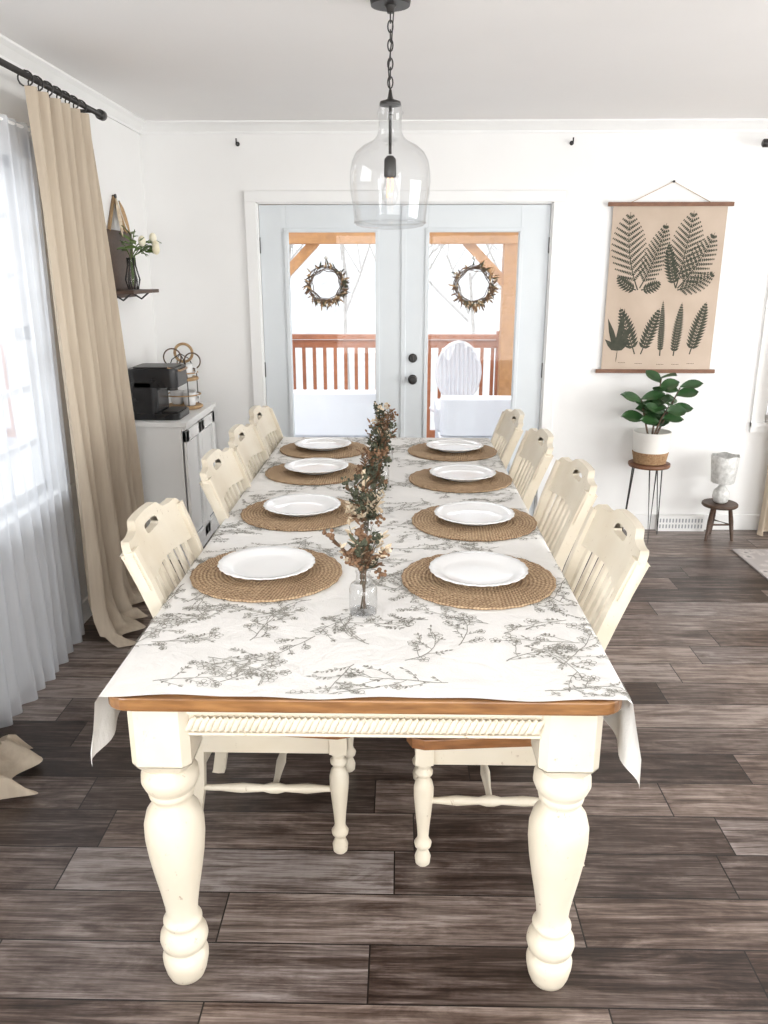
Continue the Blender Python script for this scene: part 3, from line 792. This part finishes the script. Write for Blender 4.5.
stems=[((0,0),(.02,-.01),.45),((.02,.0),(.13,-.02),.40),((-.02,0),(-.09,-.03),.33),((0,-.02),(.05,-.09),.30)]
for (b,e,h) in stems:
    B=Vector((SPX+b[0],SPY+b[1],z0+.15)); E=Vector((SPX+e[0],SPY+e[1],z0+.05+h))
    mid=(B+E)/2+Vector((b[0]*.3,0,.02)); mb.tube([B,mid,E],[.006,.005,.003],'twig',8)
    n=8
    for i in range(n):
        t=.3+.7*i/(n-1); p=B.lerp(mid,t*2) if t<.5 else mid.lerp(E,(t-.5)*2)
        a=i*2.4+rb.random()*1.5; up=.10+.5*t*rb.random()
        v=Vector((math.cos(a),-abs(math.sin(a))*.35 if i%3 else math.sin(a)*.4,up))
        Lf=rb.uniform(.10,.145)
        if p.y+Lf*v.normalized().y>YB-.03: v.y=-abs(v.y)*.4
        mb.leaf(p,v,(rb.uniform(-.4,.4),-.6,.75),Lf,rb.uniform(.07,.095),'leafd',.14,7,2,bend=.2,tipw=1.2)
mb.obj('fiddle_leaf_fig')
TX,TYY,TH=1.95,4.71,.23
mb=MB([])
mb.lathe([(.098,TH-.022),(.104,TH-.016),(.104,TH-.004),(.100,TH)],(TX,TYY,0),'darkwood',36)
for i in range(3):
    a=2*pi*i/3-.5; c,s=math.cos(a),math.sin(a)
    mb.tube([(TX+c*.06,TYY+s*.06,TH-.02),(TX+c*.075,TYY+s*.075,.12),(TX+c*.092,TYY+s*.092,.0)],[.011,.014,.009],'darkwood',12)
mb.tube([(TX+.075*math.cos(-.5+2*pi*i/3),TYY+.075*math.sin(-.5+2*pi*i/3),.10) for i in range(3)],.006,'darkwood',8,closed=True)
mb.obj('wooden_stool',0)
mb=MB([])
mb.lathe([(.03,0),(.042,.01),(.050,.04),(.044,.075),(.022,.10),(.014,.115),(.014,.13)],(TX,TYY,TH+.001),'lampw',28)
mb.lathe([(.062,.125),(.066,.13),(.080,.29),(.078,.293),(.060,.135),(.014,.128)],(TX,TYY,TH+.001),'lampw',28,mod=lambda r,z,a:(r*(1+.035*math.cos(a*11)),z+(.004*math.cos(a*5) if z>.2 else 0)),caps=False)
mb.tube([(TX,TYY,TH+.13),(TX,TYY,TH+.19)],.012,'pot',10)
mb.obj('table_lamp')
mb=MB([]); mb.box(1.96,3.7,2.2,4.49,.0005,.010,'rug'); mb.obj('area_rug',.003)

# ---------------------------------------------------------------- cabinet with doors
mb=MB([]); c0,c1,cy0,cy1,cz=XL+.018,-1.125,4.13,4.80,.815
mb.box(c0,c1-.02,cy0,cy1,.05,cz-.025,'cab'); mb.box(c0,c1+.012,cy0-.015,cy1+.01,cz-.025,cz,'cab')
for y in (cy0,cy1-.04):
    for x in (c0,c1-.06): mb.box(x,x+.04,y,y+.04,0,.05,'cab')
mb.box(c1-.02,c1,cy0,cy1,.05,.09,'cab'); mb.box(c1-.02,c1,cy0,cy1,cz-.045,cz-.025,'cab')
hw=(cy1-cy0)/2
for i in range(2):
    a=cy0+i*hw+.004; b=a+hw-.008; x0,x1=c1-.018,c1+.004; za,zb=.095,cz-.05; f=.06
    mb.box(x0,x1,a,a+f,za,zb,'cab'); mb.box(x0,x1,b-f,b,za,zb,'cab'); mb.box(x0,x1,a,b,za,za+f,'cab'); mb.box(x0,x1,a,b,zb-f,zb,'cab')
    mb.box(x0,x0+.008,a,b,za,zb,'cab')
    mb.box(x0,x0+.011,a+f+.012,b-f-.012,za+f+.012,zb-f-.012,'cab')
    mb.box(x0+.004,x0+.0085,a+f,b-f,za+f,zb-f,'paneglass')
    ky=b-.02 if i==0 else a+.02
    mb.ball((x1+.012,ky,.5),.011,'black',10,6)
mb.obj('sideboard_cabinet',.003)
mb=MB([]); kx0,kx1,ky0,ky1,kz=-1.425,-1.165,4.18,4.42,cz+.001
mb.prism(rrect(kx0,kx1,ky0,ky1,.03),kz,kz+.035,'blackp')
mb.prism(rrect(kx0,kx0+.15,ky0,ky1,.03),kz+.035,kz+.20,'blackp')
mb.prism(rrect(kx0,kx1,ky0,ky1,.035),kz+.17,kz+.27,'blackp')
mb.prism(rrect(kx0+.02,kx1-.02,ky0+.02,ky1-.02,.03),kz+.27,kz+.277,'black')
mb.tube([((kx1-.06),(ky0+ky1)/2,kz+.145),((kx1-.06),(ky0+ky1)/2,kz+.175)],.03,'black',16)
mb.box(kx0+.16,kx1-.012,ky0+.03,ky1-.03,kz+.035,kz+.042,'black')
mb.tube([(kx1-.05,ky0+.02,kz+.272),(kx1+.008,ky0+.05,kz+.255),(kx1+.008,ky1-.05,kz+.255),(kx1-.05,ky1-.02,kz+.272)],.006,'bronze',8)
mb.obj('coffee_maker',.004)
mb=MB([]); bx,by=-1.25,4.60
def ring(cx,cy,cz_,r,rad,k,axis='z',n=28):
    pts=[]
    for t in range(n):
        a=2*pi*t/n
        pts.append((cx+r*math.cos(a),cy+r*math.sin(a),cz_) if axis=='z' else (cx+r*math.cos(a),cy,cz_+r*math.sin(a)))
    mb.tube(pts,rad,k,8,closed=True)
mb.lathe([(.10,0),(.11,.006),(.11,.014),(.10,.02)],(bx,by,cz+.001),'tan',32)
mb.lathe([(.09,.16),(.095,.165),(.095,.172),(.09,.178)],(bx,by,cz+.001),'tan',32)
for i in range(4):
    a=i*pi/2+.6; mb.tube([(bx+.09*math.cos(a),by+.09*math.sin(a),cz+.015),(bx+.09*math.cos(a),by+.09*math.sin(a),cz+.19),(bx+.05*math.cos(a),by+.05*math.sin(a),cz+.28),(bx,by,cz+.31)],.003,'black',6)
ring(bx,by,cz+.08,.10,.004,'tan'); ring(bx,by,cz+.205,.09,.004,'tan')
ring(bx+.02,by,cz+.315,.05,.008,'tan','y'); ring(bx+.07,by-.01,cz+.27,.045,.004,'twig','y'); ring(bx-.04,by-.02,cz+.29,.05,.004,'twig','y')
for (ox,oy,oz) in ((.045,-.03,.021),(-.04,.02,.021),(.03,.04,.021),(.035,-.02,.18),(-.04,.015,.18)):
    mb.lathe([(.028,0),(.033,.004),(.036,.03),(.038,.075),(.035,.075),(.033,.03),(.028,.008),(.001,.008)],(bx+ox,by+oy,cz+oz),'plate',20)
    mb.tube([(bx+ox+.034,by+oy-.005,cz+oz+.06),(bx+ox+.058,by+oy-.01,cz+oz+.055),(bx+ox+.058,by+oy-.01,cz+oz+.03),(bx+ox+.034,by+oy-.005,cz+oz+.02)],.0045,'plate',8)
mb.obj('mug_holder')
mb=MB([]); w0=XL+.001
mb.box(w0,w0+.016,4.14,4.56,1.49,1.775,'darkwood'); mb.box(w0,w0+.135,4.14,4.58,1.462,1.48,'darkwood')
mb.box(w0,w0+.016,4.14,4.56,1.44,1.49,'darkwood'); 
for y in (4.2,4.5): mb.tube([(w0+.02,y,1.455),(w0+.06,y,1.43),(w0+.10,y,1.462)],.005,'black',8)
mb.tube([(w0+.012,4.22,1.77),(w0+.006,4.35,1.94),(w0+.012,4.48,1.77)],.009,'tan',8)
mb.lathe([(.006,0),(.006,.012),(.012,.014),(.012,.02)],(w0-.001,4.35,1.94),'black',10,M4=Matrix.Rotation(pi/2,4,'Y'))
mb.leaf((w0+.02,4.33,1.93),(0.15,-.2,-1),(1,0,0),.20,.07,'creamfl',.1); mb.leaf((w0+.025,4.36,1.92),(0.2,.2,-1),(1,0,0),.17,.06,'tan',.1)
mb.obj('hanging_shelf')
mb=MB([]); vx,vy,vz=w0+.075,4.33,1.481
mb.lathe([(.024,.002),(.030,.006),(.034,.05),(.030,.09),(.018,.12),(.015,.15),(.019,.165)],(vx,vy,vz),'pglass',24,caps=False)
mb.lathe([(.024,0),(.024,.004),(.001,.005)],(vx,vy,vz),'pglass',24,caps=False)
for i in range(6):
    a=i*pi/3; mb.tube([(vx+.025*math.cos(a),vy+.025*math.sin(a),vz+.002),(vx+.036*math.cos(a+.2),vy+.036*math.sin(a+.2),vz+.05),(vx+.02*math.cos(a+.4),vy+.02*math.sin(a+.4),vz+.12),(vx+.019*math.cos(a+.4),vy+.019*math.sin(a+.4),vz+.16)],.004,'black',6)
rb=random.Random(5)
for i,(dx,dy,dz) in enumerate(((.10,-.05,.24),(.05,-.10,.27),(.16,.02,.22),(-.01,-.12,.24),(.12,.09,.26),(.02,.05,.30),(.19,-.06,.20))):
    e=Vector((vx+dx*.8,vy+dy,vz+dz)); m_=Vector((vx+dx*.12,vy+dy*.1,vz+.17))
    mb.tube([(vx,vy,vz+.02),m_,(m_+e)/2+Vector((0,0,.015)),e],.0025,'leafg',6)
    if i%2==0: mb.ball(e,.020,'tulip',10,7,(1,1,1.35))
    for j in range(4):
        p=m_.lerp(e,.3+.2*j); v=Vector((rb.uniform(-.4,1),rb.uniform(-1,1),rb.uniform(-.1,.6)))
        mb.leaf(p,v,(0,-.6,.8),rb.uniform(.05,.085),.028,'leafg',.15,5,1,bend=.2)
mb.obj('flower_vase')

# ---------------------------------------------------------------- wreaths on door glass
def wreath(x,z,R,seed):
    mb=MB([]); rb=random.Random(seed); y=YB-.004
    for i in range(9):
        ph=rb.random()*6; rr=R+rb.uniform(-.012,.012); pts=[]
        for t in range(40):
            a=2*pi*t/40; q=rr+.006*math.sin(a*3+ph)+.004*math.sin(a*7+ph*2)
            pts.append((x+q*math.cos(a),y-.006+.007*math.sin(a*5+ph*3),z+q*math.sin(a)))
        mb.tube(pts,.0022,'twig',5,closed=True)
    for i in range(130):
        a=rb.gauss(-.9,.9) if i%3 else rb.random()*2*pi; q=R+rb.uniform(-.01,.012)
        p=(x+q*math.cos(a),y-.012,z+q*math.sin(a)); b=a+rb.uniform(-1.6,1.6)
        v=(math.cos(b),-rb.random()*.4,math.sin(b))
        mb.leaf(p,v,(0,-1,0),rb.uniform(.025,.06),rb.uniform(.006,.012),rb.choice(['twig','rust','olive','tan']),.1,3,1)
        if i%5==0: mb.ball((p[0]+v[0]*.02,p[1]-.004,p[2]+v[2]*.02),.006,rb.choice(['rust','creamfl']),6,4)
    mb.tube([(x,y-.004,z+R),(x,y+.001,z+R+.05)],.002,'twig',5)
    mb.lathe([(.011,0),(.011,.006),(.004,.014)],(x,YB+.031,z+R+.055),'pot',12,M4=Matrix.Rotation(pi/2,4,'X'))
    mb.tube([(x,YB+.028,z+R+.055),(x,y-.002,z+R+.05)],.003,'pot',6)
    mb.obj('twig_wreath')
wreath(-.435,1.50,.095,1); wreath(.432,1.495,.10,2)

# ---------------------------------------------------------------- outside
mb=MB([])
y=YB+T+.01
while y<8.2: mb.box(-4,5,y,y+.13,-.06,-.03,'deck'); y+=.137
mb.box(-4,5,YB+T+.01,8.2,-.2,-.06,'deck'); mb.obj('deck')
mb=MB([]); mb.box(-60,60,8.3,120,-1.6,-1.5,'snow'); mb.obj('yard_ground')
mb=MB([])
mb.grid(lambda u,v:(-60+120*u,38+v*50,-1.55+ (6.2+1.6*math.sin(u*9)+.7*math.sin(u*31))*math.sin(v*pi/2)),60,10,'hill'); mb.obj('hillside')
mb=MB([]); RY=7.6
mb.box(-4,5,RY-.07,RY+.07,.98,1.02,'cedar'); mb.box(-4,5,RY-.02,RY+.02,.90,.97,'cedar'); mb.box(-4,5,RY-.02,RY+.02,.04,.12,'cedar')
x=-3.95
while x<5: mb.box(x,x+.030,RY-.018,RY+.018,.05,.95,'cedar'); x+=.098
for x in (-3.2,-1.16,.9,3.0): mb.box(x,x+.1,RY-.05,RY+.05,-.03,1.05,'cedar')
mb.obj('deck_railing')
mb=MB([]); G=7.3
for x in (-1.13,.97,3.1,-3.3):
    mb.box(x-.075,x+.075,G-.075,G+.075,-.03,1.95,'pine')
    for s in (-1,1):
        mb.tube([(x+s*.05,G,1.48),(x+s*.40,G,1.83)],1,'pine',4,sq=(.04,.04))
mb.box(-4,5,G-.1,G-.06,1.81,1.92,'pine'); mb.box(-4,5,G+.06,G+.1,1.81,1.92,'pine')
x=-3.8
while x<5: mb.box(x,x+.045,5.3,7.9,1.925,2.06,'pine'); x+=.6
mb.box(-4,5,5.26,5.30,1.93,2.1,'pine')
mb.obj('pergola')
def sofa(x0,x1,y0,y1,h):
    mb=MB([]); mb.prism(rrect(x0+.01,x1-.01,y0+.012,y1,.06),.02,.42,'outf')
    mb.prism(rrect(x0+.02,x1-.02,y0,y0+.18,.06),.425,h,'outf')
    mb.prism(rrect(x0,x0+.16,y0+.19,y1-.005,.05),.425,.6,'outf'); mb.prism(rrect(x1-.16,x1,y0+.19,y1-.005,.05),.425,.6,'outf')
    for i in range(2):
        w=(x1-x0-.36)/2; a=x0+.18+i*w; mb.prism(rrect(a,a+w-.02,y0+.2,y1-.02,.05),.425,.54,'outw')
    for x in (x0+.08,x1-.08):
        for y in (y0+.08,y1-.08): mb.tube([(x,y,-.029),(x,y,.03)],.02,'outf',8)
    mb.obj('outdoor_sofa',.012)
sofa(-1.25,.05,5.75,6.45,.74); sofa(.28,1.5,5.75,6.45,.70)
mb=MB([]); ox,oy=.52,6.95
mb.lathe([(.25,.42),(.26,.44),(.25,.46)],(ox,oy,0),'outw',28)
for i in range(4):
    a=i*pi/2+pi/4; mb.tube([(ox+.18*math.cos(a),oy+.18*math.sin(a),.43),(ox+.24*math.cos(a),oy+.24*math.sin(a),-.028)],.014,'outw',8)
E=[(ox+.19*math.cos(t*pi/14),.73+.26*math.sin(t*pi/14)) for t in range(28)]
mb.tube([(a,oy+.18,b) for a,b in E],.016,'outw',8,closed=True)
mb.prism([(ox+(a-ox)*.97,.73+(b-.73)*.97) for a,b in E],oy+.172,oy+.190,'outw',fn=lambda a,b,z:(a,z,b))
for i in range(-4,5):
    q=i*.038; hh=.25*math.sqrt(1-(q/.19)**2); mb.tube([(ox+q,oy+.166,.73-hh),(ox+q,oy+.166,.73+hh)],.007,'outf',6)
mb.obj('patio_chair')
rb=random.Random(4)
def branch(mb,p,d,L,r,dep):
    e=p+d*L; mb.tube([p,(p+e)/2+Vector((rb.gauss(0,.03*L),0,0)),e],[r,r*.85,r*.65],'bark',5)
    if dep==0: return
    for i in range(3):
        nd=(d+Vector((rb.gauss(0,.45),rb.gauss(0,.3),rb.uniform(-.1,.4)))).normalized()
        branch(mb,p+d*L*rb.uniform(.55,1),nd,L*rb.uniform(.5,.75),r*.6,dep-1)
for i in range(16):
    mb=MB([]); x=-9+i*1.2+rb.uniform(-.5,.5)
    branch(mb,Vector((x,rb.uniform(18,34),-1.5)),Vector((rb.gauss(0,.08),0,1)).normalized(),rb.uniform(2.4,3.6),.06,4)
    mb.obj('bare_tree')

# ---------------------------------------------------------------- world & lights
w=bpy.data.worlds.new('World'); sc.world=w; w.use_nodes=True
nt=w.node_tree; bg=nt.nodes['Background']
tcw=N(nt,"ShaderNodeTexCoord"); sx=N(nt,"ShaderNodeSeparateXYZ"); nt.links.new(tcw.outputs['Generated'],sx.inputs[0])
r=ramp(nt,[(.45,(.84,.86,.90)),(.6,(.90,.94,1.0))]); 
mr=N(nt,"ShaderNodeMath",operation='MULTIPLY_ADD'); mr.inputs[1].default_value=.5; mr.inputs[2].default_value=.5
nt.links.new(sx.outputs[2],mr.inputs[0]); nt.links.new(mr.outputs[0],r.inputs[0]); nt.links.new(r.outputs[0],bg.inputs[0])
bg.inputs[1].default_value=1.5
def area(name,loc,rot,sx_,sy_,W,col=(1,1,1)):
    l=bpy.data.lights.new(name,'AREA'); l.shape='RECTANGLE'; l.size=sx_; l.size_y=sy_; l.energy=W; l.color=col
    o=bpy.data.objects.new(name,l); sc.collection.objects.link(o); o.location=loc; o.rotation_euler=rot; return o
area('daylight_left_window',(-4.6,3.1,4.4),(0,math.radians(-52),0),3.0,3.0,240,(.95,.98,1))
area('fill_left_rear',(XL-T-.25,-.3,1.45),(0,-pi/2,0),1.4,1.8,115,(.98,.99,1))  # added fill lamp outside the unseen left rear opening
area('fill_right',(XR+T+.25,1.8,1.25),(0,pi/2,0),1.9,3.2,175,(1,.985,.96))  # fill lamp added beyond the right wall, out of view
area('fill_front',(1.2,YF-T-.25,1.25),(pi/2,0,0),4.4,2.0,150,(1,.985,.965))  # frontal fill lamp, added behind the camera
area('daylight_door',(.02,6.0,2.6),(math.radians(-60),0,0),2.0,1.0,70,(.95,.98,1))

cam=bpy.data.cameras.new('camera'); co=bpy.data.objects.new('camera',cam); sc.collection.objects.link(co)
co.location=(0,0,1.56); co.rotation_euler=(math.radians(90-16.57),0,math.radians(1.1)); cam.lens=28.125; cam.sensor_width=36; cam.clip_end=300
sc.camera=co
sc.view_settings.view_transform='Standard'; sc.view_settings.look='None'; sc.view_settings.exposure=.08
